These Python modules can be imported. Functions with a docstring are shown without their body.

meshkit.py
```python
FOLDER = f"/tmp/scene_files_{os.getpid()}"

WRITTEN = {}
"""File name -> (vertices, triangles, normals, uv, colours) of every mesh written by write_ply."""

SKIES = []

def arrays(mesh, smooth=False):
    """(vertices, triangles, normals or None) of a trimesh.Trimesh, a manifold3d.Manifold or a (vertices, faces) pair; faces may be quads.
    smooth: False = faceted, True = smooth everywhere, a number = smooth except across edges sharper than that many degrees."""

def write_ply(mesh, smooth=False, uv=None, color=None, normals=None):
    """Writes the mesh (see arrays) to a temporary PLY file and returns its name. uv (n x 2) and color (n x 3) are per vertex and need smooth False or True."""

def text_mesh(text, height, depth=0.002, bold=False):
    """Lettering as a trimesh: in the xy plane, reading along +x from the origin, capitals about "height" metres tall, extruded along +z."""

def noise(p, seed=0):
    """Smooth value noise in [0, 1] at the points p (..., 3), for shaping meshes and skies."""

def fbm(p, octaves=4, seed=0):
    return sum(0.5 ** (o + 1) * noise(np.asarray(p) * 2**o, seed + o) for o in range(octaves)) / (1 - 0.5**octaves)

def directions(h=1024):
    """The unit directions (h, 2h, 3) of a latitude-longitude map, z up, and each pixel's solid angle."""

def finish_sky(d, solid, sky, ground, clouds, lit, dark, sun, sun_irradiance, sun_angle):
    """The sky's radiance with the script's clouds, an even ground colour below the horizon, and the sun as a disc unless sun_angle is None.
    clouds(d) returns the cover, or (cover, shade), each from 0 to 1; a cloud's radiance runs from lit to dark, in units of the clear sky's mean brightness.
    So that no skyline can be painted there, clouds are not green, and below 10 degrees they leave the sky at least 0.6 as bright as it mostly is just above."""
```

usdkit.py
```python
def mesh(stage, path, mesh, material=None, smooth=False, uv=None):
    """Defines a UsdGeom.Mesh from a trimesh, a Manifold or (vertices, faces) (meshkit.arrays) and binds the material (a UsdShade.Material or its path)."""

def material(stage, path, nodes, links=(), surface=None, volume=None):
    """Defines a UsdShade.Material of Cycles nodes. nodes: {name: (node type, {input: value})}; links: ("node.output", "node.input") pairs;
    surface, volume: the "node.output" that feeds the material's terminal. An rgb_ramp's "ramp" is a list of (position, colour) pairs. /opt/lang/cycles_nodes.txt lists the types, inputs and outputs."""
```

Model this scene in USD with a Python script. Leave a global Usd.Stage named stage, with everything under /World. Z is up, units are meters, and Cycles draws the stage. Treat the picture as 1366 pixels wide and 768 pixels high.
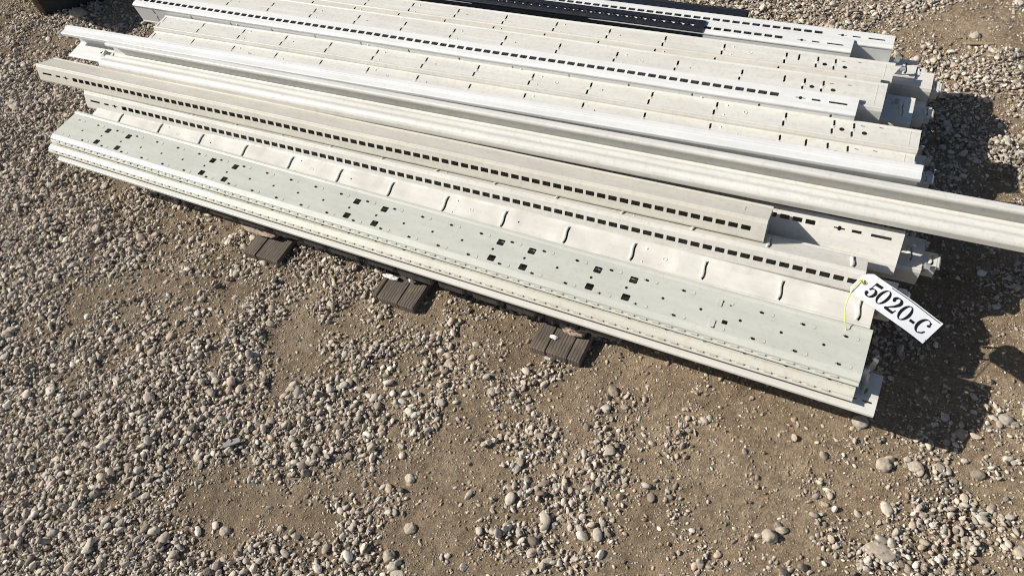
import math, random
import numpy as np, trimesh
import manifold3d as m3
from manifold3d import CrossSection, Manifold, FillRule
import usdkit, meshkit
from pxr import Usd, UsdGeom, UsdLux, UsdShade, Gf, Sdf, Vt

stage = Usd.Stage.CreateInMemory()
UsdGeom.SetStageUpAxis(stage, UsdGeom.Tokens.z)
UsdGeom.SetStageMetersPerUnit(stage, 1.0)
world = UsdGeom.Xform.Define(stage, '/World')
stage.SetDefaultPrim(world.GetPrim())
rng = np.random.default_rng(7)
random.seed(7)

# ------------------------------------------------------------------ camera
EYE = (2.564, -1.115, 1.881)
RIGHT = (0.8896605, 0.4339208, -0.1421861)
DOWN = (0.2727563, -0.7547337, -0.5966415)
FWD = (-0.3662078, 0.4920262, -0.7898114)
cam = UsdGeom.Camera.Define(stage, '/World/camera')
cam.AddTransformOp().Set(Gf.Matrix4d(*RIGHT, 0, *[-x for x in DOWN], 0, *[-x for x in FWD], 0, *EYE, 1))
cam.CreateHorizontalApertureAttr(36.0)
cam.CreateVerticalApertureAttr(36.0 * 575 / 1024)
cam.CreateFocalLengthAttr(36.0 * 1012.2 / 1366)
cam.CreateClippingRangeAttr(Gf.Vec2f(0.02, 500))
cam.CreateExposureAttr(0.30)

# ------------------------------------------------------------------ sky and sun
SUN_AZ, SUN_EL = math.radians(20), math.radians(37)     # the way the light travels on the ground, from +x towards +y; the sun's height
travel = np.array([math.cos(SUN_AZ) * math.cos(SUN_EL), math.sin(SUN_AZ) * math.cos(SUN_EL), -math.sin(SUN_EL)])
to_sun = -travel
usdkit.material(stage, '/World/Looks/sky_air', {
    'sky': ('sky_texture', {'sky_type': 'single_scattering', 'sun_disc': False, 'sun_elevation': SUN_EL,
                            'sun_rotation': math.atan2(to_sun[0], to_sun[1]), 'altitude': 100.0, 'air_density': 1.0, 'aerosol_density': 1.5, 'ozone_density': 1.0}),
    'bg': ('background_shader', {'strength': 0.058})}, [('sky.color', 'bg.color')], surface='bg.background')
dome = UsdLux.DomeLight.Define(stage, '/World/sky')
dome.GetPrim().SetCustomDataByKey('kind', 'structure')
UsdShade.MaterialBindingAPI.Apply(dome.GetPrim()).Bind(UsdShade.Material.Get(stage, '/World/Looks/sky_air'))
sun = UsdLux.DistantLight.Define(stage, '/World/sun')
sun.CreateIntensityAttr(1.25); sun.CreateAngleAttr(0.5); sun.CreateColorAttr(Gf.Vec3f(1.0, 0.95, 0.875))
sun.CreateNormalizeAttr(True)
zx = np.cross((0, 0, 1.0), to_sun); zx /= np.linalg.norm(zx); zy = np.cross(to_sun, zx)
sun.AddTransformOp().Set(Gf.Matrix4d(*map(float, zx), 0, *map(float, zy), 0, *map(float, to_sun), 0, 0, 0, 5, 1))

# ------------------------------------------------------------------ helpers
used = {}
def numbered(parent, name):
    k = used.get((parent, name), 0); used[(parent, name)] = k + 1
    return f'{parent}/{name}' if k == 0 else f'{parent}/{name}_{k:03d}'

def tag(prim, label=None, cat=None, group=None, kind=None):
    for k, v in (('label', label), ('category', cat), ('group', group), ('kind', kind)):
        if v: prim.SetCustomDataByKey(k, v)
    return prim

def obj(name, mesh, mat, parent='/World', smooth=30, **k):
    """One mesh prim under parent (a path)."""
    path = numbered(parent, name)
    if isinstance(mesh, list): mesh = trimesh.util.concatenate(mesh)
    p = usdkit.mesh(stage, path, mesh, mat, smooth=smooth).GetPrim()
    tag(p, **k)
    return path

def thing(name, label, cat, group=None, matrix=None, loc=None):
    path = numbered('/World', name)
    x = UsdGeom.Xform.Define(stage, path)
    if matrix is not None: x.AddTransformOp().Set(matrix)
    elif loc is not None: x.AddTranslateOp().Set(Gf.Vec3d(*map(float, loc)))
    tag(x.GetPrim(), label, cat, group)
    return path

def tm(man):
    m = man.to_mesh()
    return trimesh.Trimesh(np.array(m.vert_properties[:, :3]), np.array(m.tri_verts), process=False)

def box(x0, x1, y0, y1, z0, z1, bev=0.0):
    if bev <= 0:
        return trimesh.creation.box(bounds=[[x0, y0, z0], [x1, y1, z1]])
    pts = []
    for sx, X in ((1, x0), (-1, x1)):
        for sy, Y in ((1, y0), (-1, y1)):
            for sz, Z in ((1, z0), (-1, z1)):
                pts += [(X, Y + sy * bev, Z + sz * bev), (X + sx * bev, Y, Z + sz * bev), (X + sx * bev, Y + sy * bev, Z)]
    return tm(Manifold.hull_points(np.array(pts)))

# ------------------------------------------------------------------ materials
def M(n): return f'/World/Looks/{n}'

def paint(name, col, rough=0.38, dirt=(0.30, 0.22, 0.14), dirt_amt=0.35, wave=0.25, scratch=0.5, spec=0.45, dent=0.012):
    """Powder-coated steel: tone drift, dust, fine scratches and rust flecks, and the slight waviness of rolled sheet."""
    dark = tuple(c * 0.86 for c in col)
    usdkit.material(stage, M(name), {
        'tc': ('texture_coordinate', {}),
        'map': ('mapping', {'scale': (1.2, 9.0, 9.0)}),
        'map2': ('mapping', {'scale': (6.0, 90.0, 90.0)}),
        'oi': ('object_info', {}),
        'n1': ('noise_texture', {'scale': 3.0, 'detail': 5.0, 'roughness': 0.6}),
        'n2': ('noise_texture', {'scale': 1.0, 'detail': 4.0, 'roughness': 0.65}),
        'n3': ('noise_texture', {'scale': 55.0, 'detail': 5.0, 'roughness': 0.7}),
        'n4': ('noise_texture', {'scale': 210.0, 'detail': 2.0}),
        'r1': ('rgb_ramp', {'ramp': [(0.3, dark), (0.7, col)]}),
        'r3': ('rgb_ramp', {'ramp': [(0.50, (0, 0, 0)), (0.76, (1, 1, 1))]}),
        'r2': ('rgb_ramp', {'ramp': [(0.57, (0, 0, 0)), (0.72, (1, 1, 1))]}),
        'm3': ('math', {'math_type': 'multiply', 'value2': dirt_amt}),
        'm2': ('math', {'math_type': 'multiply', 'value2': scratch * 0.5}),
        'c1': ('mix_color', {'b': dirt}),
        'c2': ('mix_color', {'b': tuple(c * 0.62 for c in col)}),
        'r4': ('rgb_ramp', {'ramp': [(0.69, (0, 0, 0)), (0.74, (1, 1, 1))]}),
        'm4': ('math', {'math_type': 'multiply', 'value2': 0.75 * scratch}),
        'c4': ('mix_color', {'b': (0.16, 0.085, 0.04)}),
        'rr': ('map_range', {'from_min': 0.3, 'from_max': 0.7, 'to_min': rough - 0.06, 'to_max': rough + 0.16}),
        'nb': ('noise_texture', {'scale': 7.0, 'detail': 1.5}),
        'bump': ('bump', {'strength': wave, 'distance': dent}),
        'nb2': ('noise_texture', {'scale': 900.0, 'detail': 1.0}),
        'bump2': ('bump', {'strength': 0.08, 'distance': 0.0006}),
        'p': ('principled_bsdf', {'specular_ior_level': spec})},
        [('tc.object', 'map.vector'), ('tc.object', 'map2.vector'), ('map.vector', 'n1.vector'), ('map2.vector', 'n2.vector'), ('tc.object', 'n3.vector'), ('tc.object', 'n4.vector'),
         ('tc.object', 'nb.vector'), ('tc.object', 'nb2.vector'),
         ('n1.fac', 'r1.fac'), ('n3.fac', 'r3.fac'), ('n2.fac', 'r2.fac'), ('r3.color', 'm3.value1'), ('r2.color', 'm2.value1'),
         ('r1.color', 'c1.a'), ('m3.value', 'c1.fac'), ('c1.result', 'c2.a'), ('m2.value', 'c2.fac'),
         ('n4.fac', 'r4.fac'), ('r4.color', 'm4.value1'), ('c2.result', 'c4.a'), ('m4.value', 'c4.fac'),
         ('c4.result', 'p.base_color'), ('n3.fac', 'rr.value'), ('rr.result', 'p.roughness'),
         ('nb.fac', 'bump.height'), ('nb2.fac', 'bump2.height'), ('bump.normal', 'bump2.normal'), ('bump2.normal', 'p.normal')], surface='p.BSDF')

paint('cream_paint', (0.680, 0.665, 0.610))
paint('pale_cream_paint', (0.700, 0.690, 0.640), dirt_amt=0.3)
paint('tan_paint', (0.630, 0.605, 0.530), rough=0.42)
paint('grey_green_paint', (0.555, 0.565, 0.505), rough=0.33, dirt_amt=0.25)
paint('yellowed_paint', (0.585, 0.570, 0.495), dirt=(0.42, 0.31, 0.19), dirt_amt=0.55, scratch=0.6)
paint('white_paint', (0.730, 0.730, 0.710), rough=0.44, dirt_amt=0.15, scratch=0.25)
paint('warm_white_paint', (0.630, 0.620, 0.575), rough=0.3, dirt_amt=0.2, scratch=0.3)
paint('glossy_white_paint', (0.690, 0.670, 0.615), rough=0.22, dirt_amt=0.25, wave=1.0, scratch=0.35, spec=0.65, dent=0.018)
paint('black_paint', (0.012, 0.014, 0.020), rough=0.42, dirt=(0.10, 0.09, 0.08), dirt_amt=0.10, scratch=0.2, spec=0.3)

usdkit.material(stage, M('galvanised_steel'), {
    'tc': ('texture_coordinate', {}), 'n': ('noise_texture', {'scale': 140.0, 'detail': 3.0}),
    'r': ('rgb_ramp', {'ramp': [(0.3, (0.42, 0.44, 0.46)), (0.7, (0.68, 0.70, 0.72))]}),
    'p': ('principled_bsdf', {'metallic': 0.75, 'roughness': 0.42})},
    [('tc.object', 'n.vector'), ('n.fac', 'r.fac'), ('r.color', 'p.base_color')], surface='p.BSDF')

usdkit.material(stage, M('soil'), {
    'g': ('geometry', {}),
    'n1': ('noise_texture', {'scale': 2.6, 'detail': 5.0, 'roughness': 0.6}),
    'n2': ('noise_texture', {'scale': 42.0, 'detail': 8.0, 'roughness': 0.74}),
    'n3': ('noise_texture', {'scale': 260.0, 'detail': 3.0, 'roughness': 0.6}),
    'v': ('voronoi_texture', {'scale': 190.0}),
    'r1': ('rgb_ramp', {'ramp': [(0.30, (0.285, 0.212, 0.138)), (0.55, (0.390, 0.300, 0.201)), (0.78, (0.470, 0.372, 0.260))]}),
    'r2': ('rgb_ramp', {'ramp': [(0.30, (0.50, 0.49, 0.48)), (0.52, (1, 1, 1)), (0.75, (1.40, 1.37, 1.32))]}),
    'rv': ('rgb_ramp', {'ramp': [(0.10, (1.35, 1.33, 1.3)), (0.36, (0.92, 0.92, 0.92)), (0.7, (0.7, 0.69, 0.68))]}),
    'm1': ('mix_color', {'blend_type': 'multiply', 'fac': 1.0, 'use_clamp_result': False}),
    'm2': ('mix_color', {'blend_type': 'multiply', 'fac': 0.55, 'use_clamp_result': False}),
    'b1': ('bump', {'strength': 0.9, 'distance': 0.018}),
    'b2': ('bump', {'strength': 0.9, 'distance': 0.005}),
    'p': ('principled_bsdf', {'roughness': 0.93, 'specular_ior_level': 0.2, 'diffuse_roughness': 0.6})},
    [('g.position', 'n1.vector'), ('g.position', 'n2.vector'), ('g.position', 'n3.vector'), ('g.position', 'v.vector'),
     ('n1.fac', 'r1.fac'), ('n2.fac', 'r2.fac'), ('v.distance', 'rv.fac'), ('r1.color', 'm1.a'), ('r2.color', 'm1.b'), ('m1.result', 'm2.a'), ('rv.color', 'm2.b'),
     ('m2.result', 'p.base_color'), ('n2.fac', 'b1.height'), ('n3.fac', 'b2.height'), ('b1.normal', 'b2.normal'), ('b2.normal', 'p.normal')], surface='p.BSDF')

def stone_mat(name, ramp, sc=60.0):
    usdkit.material(stage, M(name), {
        'tc': ('texture_coordinate', {}), 'g': ('geometry', {}), 'oi': ('object_info', {}),
        'r': ('rgb_ramp', {'ramp': ramp}),
        'n': ('noise_texture', {'scale': sc, 'detail': 5.0, 'roughness': 0.65}),
        'rn': ('rgb_ramp', {'ramp': [(0.28, (0.66, 0.64, 0.62)), (0.5, (1, 1, 1)), (0.75, (1.2, 1.19, 1.17))]}),
        'mx': ('mix_color', {'blend_type': 'multiply', 'fac': 1.0, 'use_clamp_result': False}),
        'nb': ('noise_texture', {'scale': 420.0, 'detail': 3.0}), 'b': ('bump', {'strength': 0.35, 'distance': 0.0012}),
        'p': ('principled_bsdf', {'roughness': 0.82, 'specular_ior_level': 0.3})},
        [('oi.random', 'r.fac'), ('g.position', 'n.vector'), ('n.fac', 'rn.fac'), ('r.color', 'mx.a'), ('rn.color', 'mx.b'), ('mx.result', 'p.base_color'),
         ('g.position', 'nb.vector'), ('nb.fac', 'b.height'), ('b.normal', 'p.normal')], surface='p.BSDF')
stone_mat('pebble_stone', [(0.0, (0.17, 0.142, 0.115)), (0.15, (0.29, 0.242, 0.188)), (0.35, (0.46, 0.40, 0.325)), (0.55, (0.39, 0.352, 0.30)), (0.75, (0.56, 0.495, 0.405)), (0.86, (0.43, 0.340, 0.255)), (0.95, (0.65, 0.585, 0.490)), (1.0, (0.71, 0.65, 0.56))])

stone_mat('field_stone', [(0.0, (0.27, 0.225, 0.175)), (0.35, (0.40, 0.34, 0.265)), (0.7, (0.36, 0.315, 0.26)), (1.0, (0.47, 0.41, 0.325))], 110.0)
stone_mat('soil_clod', [(0.0, (0.23, 0.17, 0.11)), (0.4, (0.34, 0.26, 0.172)), (0.8, (0.41, 0.32, 0.222)), (1.0, (0.48, 0.39, 0.28))], 90.0)

def plain(name, col, rough=0.7, sc=40.0, var=0.25, bump=0.2, grain=None, spec=0.4):
    nodes = {'tc': ('texture_coordinate', {}), 'map': ('mapping', {'scale': grain or (1, 1, 1)}),
             'n': ('noise_texture', {'scale': sc, 'detail': 5.0, 'roughness': 0.65}),
             'r': ('rgb_ramp', {'ramp': [(0.28, tuple(c * (1 - var) for c in col)), (0.72, tuple(c * (1 + var) for c in col))]}),
             'b': ('bump', {'strength': bump, 'distance': 0.003}),
             'p': ('principled_bsdf', {'roughness': rough, 'specular_ior_level': spec})}
    usdkit.material(stage, M(name), nodes, [('tc.object', 'map.vector'), ('map.vector', 'n.vector'), ('n.fac', 'r.fac'), ('r.color', 'p.base_color'), ('n.fac', 'b.height'), ('b.normal', 'p.normal')], surface='p.BSDF')
usdkit.material(stage, M('brown_grey_board'), {
    'tc': ('texture_coordinate', {}), 'map': ('mapping', {'scale': (9.0, 0.6, 9.0)}), 'n': ('noise_texture', {'scale': 30.0, 'detail': 6.0, 'roughness': 0.7}),
    'n2': ('noise_texture', {'scale': 9.0, 'detail': 5.0, 'roughness': 0.65}),
    'r': ('rgb_ramp', {'ramp': [(0.3, (0.060, 0.048, 0.038)), (0.55, (0.118, 0.098, 0.080)), (0.75, (0.175, 0.150, 0.125))]}),
    'r2': ('rgb_ramp', {'ramp': [(0.48, (0, 0, 0)), (0.72, (1, 1, 1))]}), 'dm': ('math', {'math_type': 'multiply', 'value2': 0.55}),
    'c': ('mix_color', {'b': (0.27, 0.20, 0.13)}),
    'w': ('wave_texture', {'bands_direction': 'x', 'scale': 34.0, 'distortion': 1.6, 'detail': 2.0, 'detail_scale': 1.5}),
    'b': ('bump', {'strength': 0.4, 'distance': 0.0018}), 'b2': ('bump', {'strength': 0.9, 'distance': 0.003}),
    'p': ('principled_bsdf', {'roughness': 0.78, 'specular_ior_level': 0.3})},
    [('tc.object', 'map.vector'), ('map.vector', 'n.vector'), ('tc.object', 'n2.vector'), ('tc.object', 'w.vector'), ('n.fac', 'r.fac'), ('n2.fac', 'r2.fac'), ('r2.color', 'dm.value1'),
     ('r.color', 'c.a'), ('dm.value', 'c.fac'), ('c.result', 'p.base_color'), ('w.fac', 'b.height'), ('n.fac', 'b2.height'), ('b.normal', 'b2.normal'), ('b2.normal', 'p.normal')], surface='p.BSDF')
plain('charcoal_plastic', (0.060, 0.056, 0.052), 0.6, 50, 0.45, 0.4, (1, 1, 1))
plain('pink_foam', (0.33, 0.25, 0.205), 0.9, 70, 0.35, 0.9)
plain('white_scrap', (0.74, 0.73, 0.71), 0.7, 60, 0.1, 0.4)
plain('tag_card', (0.80, 0.81, 0.84), 0.35, 30, 0.03, 0.05)
plain('black_ink', (0.012, 0.012, 0.013), 0.45, 30, 0.1, 0.0)
plain('brass', (0.42, 0.32, 0.15), 0.4, 30, 0.1, 0.0)
plain('yellow_green_string', (0.62, 0.72, 0.08), 0.6, 60, 0.1, 0.1)
plain('rusty_steel', (0.13, 0.085, 0.045), 0.8, 40, 0.5, 0.4)
plain('black_steel', (0.012, 0.012, 0.012), 0.6, 30, 0.3, 0.2)
plain('grey_slate', (0.24, 0.235, 0.24), 0.8, 60, 0.2, 0.3)
plain('dry_wood', (0.33, 0.26, 0.18), 0.85, 60, 0.3, 0.5, (1, 6, 6))

# ------------------------------------------------------------------ the ground: soil with real relief out to the horizon
def axis(lo, hi, step, far):
    a = list(np.arange(lo, hi + 1e-6, step)); s = step
    while a[-1] < far: s *= 1.25; a.append(a[-1] + s)
    s = step
    while a[0] > -far: s *= 1.25; a.insert(0, a[0] - s)
    return np.array(a)

GX = np.arange(-2.4, 3.61, .3); GY = np.arange(-1.5, 2.71, .3)      # how much of the soil the gravel covers, per cent, every 0.3 m
COVER = np.array([[95,95,97,98,100,100,100,100,100,100,100,100,100,91,80,74,45,47,27,35,35],[95,95,95,95,95,97,99,100,100,100,100,99,92,80,77,65,36,32,30,35,35],[99,97,96,95,95,95,95,96,98,100,100,99,86,78,72,45,45,30,41,35,35],[98,99,100,99,97,96,95,95,95,95,96,92,70,66,60,37,45,30,49,35,35],[95,96,97,98,99,100,99,97,91,78,72,73,59,46,44,29,31,30,46,35,35],[91,92,94,95,96,97,98,95,86,64,53,50,46,42,40,29,21,33,25,19,35],[86,87,88,90,91,93,92,89,77,67,57,50,47,45,42,38,35,20,15,15,13],[85,85,85,85,86,87,86,82,80,80,78,72,66,60,52,48,45,38,30,22,15],[85,85,85,85,85,85,82,80,80,80,80,80,81,90,83,74,66,73,70,55,39],[85,85,85,85,85,82,80,80,80,80,80,80,85,90,91,92,90,81,83,82,81],[85,85,85,85,82,80,80,80,80,80,80,81,89,90,94,95,91,67,83,84,85],[85,85,85,82,80,80,80,80,80,80,80,85,90,91,95,95,89,64,80,80,81],[85,85,82,80,80,80,80,80,80,80,81,88,90,92,95,94,83,67,80,80,80],[85,83,80,80,80,80,80,80,80,80,84,90,90,94,95,93,77,70,80,80,80],[83,81,80,80,80,80,80,80,80,81,88,90,91,95,95,92,72,73,80,80,80]]) / 100.0

def cover(x, y):
    i = np.clip((x - GX[0]) / .3, 0, len(GX) - 1.001); j = np.clip((y - GY[0]) / .3, 0, len(GY) - 1.001)
    a, b = i.astype(int), j.astype(int); u, v = i - a, j - b
    return COVER[b, a] * (1 - u) * (1 - v) + COVER[b, a + 1] * u * (1 - v) + COVER[b + 1, a] * (1 - u) * v + COVER[b + 1, a + 1] * u * v

def ground(x, y):
    x, y = np.asarray(x, float), np.asarray(y, float)
    p = np.stack([x, y, np.zeros_like(x)], -1)
    near = np.exp(-((x - 1) ** 2 + y ** 2) / 400)
    z = (meshkit.fbm(p * 1.3, 3, 3) - 0.5) * 0.035 + (meshkit.fbm(p * 8, 3, 5) - 0.5) * 0.020 + (meshkit.fbm(p * 34, 3, 9) - 0.5) * 0.0075
    z += (meshkit.fbm(p * 110, 2, 12) - 0.5) * 0.003
    return z * near + (1 - near) * (meshkit.fbm(p * 0.05, 3, 2) - 0.5) * 0.8

ax, ay = axis(-2.3, 3.7, 0.0105, 220), axis(-1.55, 2.9, 0.0105, 220)
X, Y = np.meshgrid(ax, ay)
Z = ground(X, Y)
nx, ny = len(ax), len(ay)
idx = np.arange(nx * ny).reshape(ny, nx)
q = np.stack([idx[:-1, :-1], idx[:-1, 1:], idx[1:, 1:], idx[1:, :-1]], -1).reshape(-1, 4)
obj('ground', (np.stack([X, Y, Z], -1).reshape(-1, 3), q), M('soil'), smooth=True, label='brown dirt ground with scattered gravel', kind='structure')

# ------------------------------------------------------------------ gravel
def pebble(seed, sub=2, angular=0.0):
    r = np.random.default_rng(seed)
    if angular > 0:
        pts = r.normal(size=(16, 3)); pts /= np.linalg.norm(pts, axis=1, keepdims=True)
        pts *= r.uniform(0.8, 1.05, (16, 1)); pts *= (1.12, r.uniform(.55, .92), r.uniform(.4, .7))
        h = trimesh.convex.convex_hull(pts)
        h = h.subdivide(); h = trimesh.smoothing.filter_laplacian(h, iterations=1, lamb=0.35)
        return h
    s = trimesh.creation.icosphere(subdivisions=sub); v = s.vertices
    n = meshkit.fbm(v * 1.1 + 20 + seed * 7.3, 3, seed) - 0.5
    n2 = meshkit.fbm(v * 2.6 + 50 + seed * 3.1, 2, seed + 40) - 0.5
    v = v * (1 + 0.75 * n + 0.22 * n2)[:, None] * (1.12, r.uniform(.58, .95), r.uniform(.38, .62))
    return trimesh.Trimesh(v, s.faces, process=False)

def quats(r, n, tilt):
    yaw = r.uniform(0, 2 * np.pi, n); a = r.uniform(0, 2 * np.pi, n); t = r.normal(0, tilt, n)
    cy, sy, ct, st = np.cos(yaw / 2), np.sin(yaw / 2), np.cos(t / 2), np.sin(t / 2)
    ax_, ay_ = np.cos(a) * st, np.sin(a) * st
    return np.stack([ct * cy, ax_ * cy + ay_ * sy, ay_ * cy - ax_ * sy, ct * sy], -1)

def scatter(name, pos, rad, quat, protos, label, cat, mat='pebble_stone', part='pebble'):
    path = '/World/' + name
    pi = UsdGeom.PointInstancer.Define(stage, path)
    rel = []
    for k, m in enumerate(protos):
        rel.append(Sdf.Path(obj(part, m, M(mat), path, smooth=True if k % 3 else 40)))
    pi.CreatePrototypesRel().SetTargets(rel)
    pi.CreatePositionsAttr(Vt.Vec3fArray.FromNumpy(pos.astype(np.float32)))
    pi.CreateScalesAttr(Vt.Vec3fArray.FromNumpy(np.repeat(rad[:, None], 3, 1).astype(np.float32)))
    pi.CreateOrientationsAttr(Vt.QuathArray([Gf.Quath(float(a), float(b), float(c), float(d)) for a, b, c, d in quat]))
    pi.CreateProtoIndicesAttr(Vt.IntArray.FromNumpy(rng.integers(0, len(protos), len(pos)).astype(np.int32)))
    tag(pi.GetPrim(), label, cat, kind='stuff')

R3 = np.array([RIGHT, DOWN, FWD])
def seen(x, y, pad=90):
    d = (np.stack([x, y, np.zeros_like(x)], -1) - EYE) @ R3.T
    u, v = 683 + 1012 * d[:, 0] / d[:, 2], 384 + 1012 * d[:, 1] / d[:, 2]
    return (u > -pad) & (u < 1366 + pad) & (v > -pad) & (v < 768 + pad) & (d[:, 2] > 0)

def under_stack(x, y):
    return (x > 0.45) & (x < 2.1) & (y > 0.12) & (y < 1.0)

def clump(x, y, f, seed): return meshkit.fbm(np.stack([x, y, np.zeros_like(x)], -1) * f, 3, seed)

def lay(n, size, sigma, lo, hi, sink, tilt, mode, pile=0.0):
    x, y = rng.uniform(-2.6, 3.8, n), rng.uniform(-1.7, 3.0, n)
    c = cover(x, y); c = c - .19 * np.clip((.93 - c) / .1, 0, 1) * np.clip((c - .4) / .2, 0, 1)
    a_ = (x + y) * .7; b_ = (y - x) * .7                                # bare patches run a little diagonally
    k = clump(a_ * .8, b_ * 1.25, 4.6, 31) * 0.45 + clump(x, y, 1.6, 77) * 0.15 + clump(x, y, 12.0, 51) * 0.4
    k = (k - .335) / .33
    thr = np.clip((c * 1.06 - k) / 0.75 + 0.36, 0.0, 1.0)
    prob = {'dense': 0.01 + 0.99 * thr ** 1.9, 'loose': np.clip(0.10 + thr * 0.9, 0, 1), 'fine': np.clip(0.16 + 1.0 * thr, 0, 1) * (1 - .75 * thr), 'grit': np.clip(0.5 + 0.3 * thr, 0, 1)}[mode]
    # the mask follows the camera's surroundings only roughly: nothing beyond about a metre outside the frame is strewn
    keep = (rng.uniform(size=n) < prob) & seen(x, y, 200) & ~under_stack(x, y)
    x, y, prob = x[keep], y[keep], prob[keep]
    r = np.clip(size * np.exp(rng.normal(0, sigma, len(x))), lo, hi)
    z = ground(x, y) + r * sink + rng.uniform(0, 1, len(x)) ** 2 * pile * prob
    return np.stack([x, y, z], -1), r, quats(rng, len(x), tilt)

protos = [pebble(k) for k in range(8)] + [pebble(20 + k, angular=1.0) for k in range(9)]
small = [pebble(60 + k, sub=1) for k in range(4)] + [pebble(80 + k, angular=1.0) for k in range(3)]
a = lay(660000, 0.0043, 0.47, 0.0020, 0.0155, 0.34, 0.55, 'dense', 0.014)
b = lay(17000, 0.0066, 0.42, 0.0035, 0.016, 0.18, 0.35, 'loose', 0.003)
c = lay(420000, 0.0027, 0.38, 0.0014, 0.0060, 0.20, 0.45, 'fine', 0.002)
scatter('gravel', np.vstack([a[0], b[0], c[0]]), np.r_[a[1], b[1], c[1]], np.vstack([a[2], b[2], c[2]]), protos, 'grey and tan rounded gravel spread over the dirt', 'gravel')
g = lay(300000, 0.0015, 0.45, 0.0008, 0.0040, 0.25, 0.6, 'grit')
scatter('fine_grit', *g[:2], g[2], small, 'fine grit and crumbs on the bare dirt', 'grit')

g = lay(240000, 0.0021, 0.50, 0.0010, 0.0080, 0.05, 0.8, 'grit')
scatter('soil_crumbs', *g[:2], g[2], small, 'small crumbs and clods of the same brown dirt', 'dirt', 'soil_clod', 'crumb')

# ------------------------------------------------------------------ folded sheet-metal sections
Z0 = 0.26
def W(x, y, z): return np.array([x, y, z + Z0])

def frame(L, Rt, roll=0.0):
    ex = (Rt - L) / np.linalg.norm(Rt - L)
    ey = np.cross((0, 0, 1), ex); ey /= np.linalg.norm(ey); ez = np.cross(ex, ey)
    c, s = math.cos(roll), math.sin(roll)
    ed, eh = ey * c + ez * s, -ey * s + ez * c
    return Gf.Matrix4d(*map(float, ex), 0, *map(float, ed), 0, *map(float, eh), 0, *map(float, L), 1), float(np.linalg.norm(Rt - L))

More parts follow.
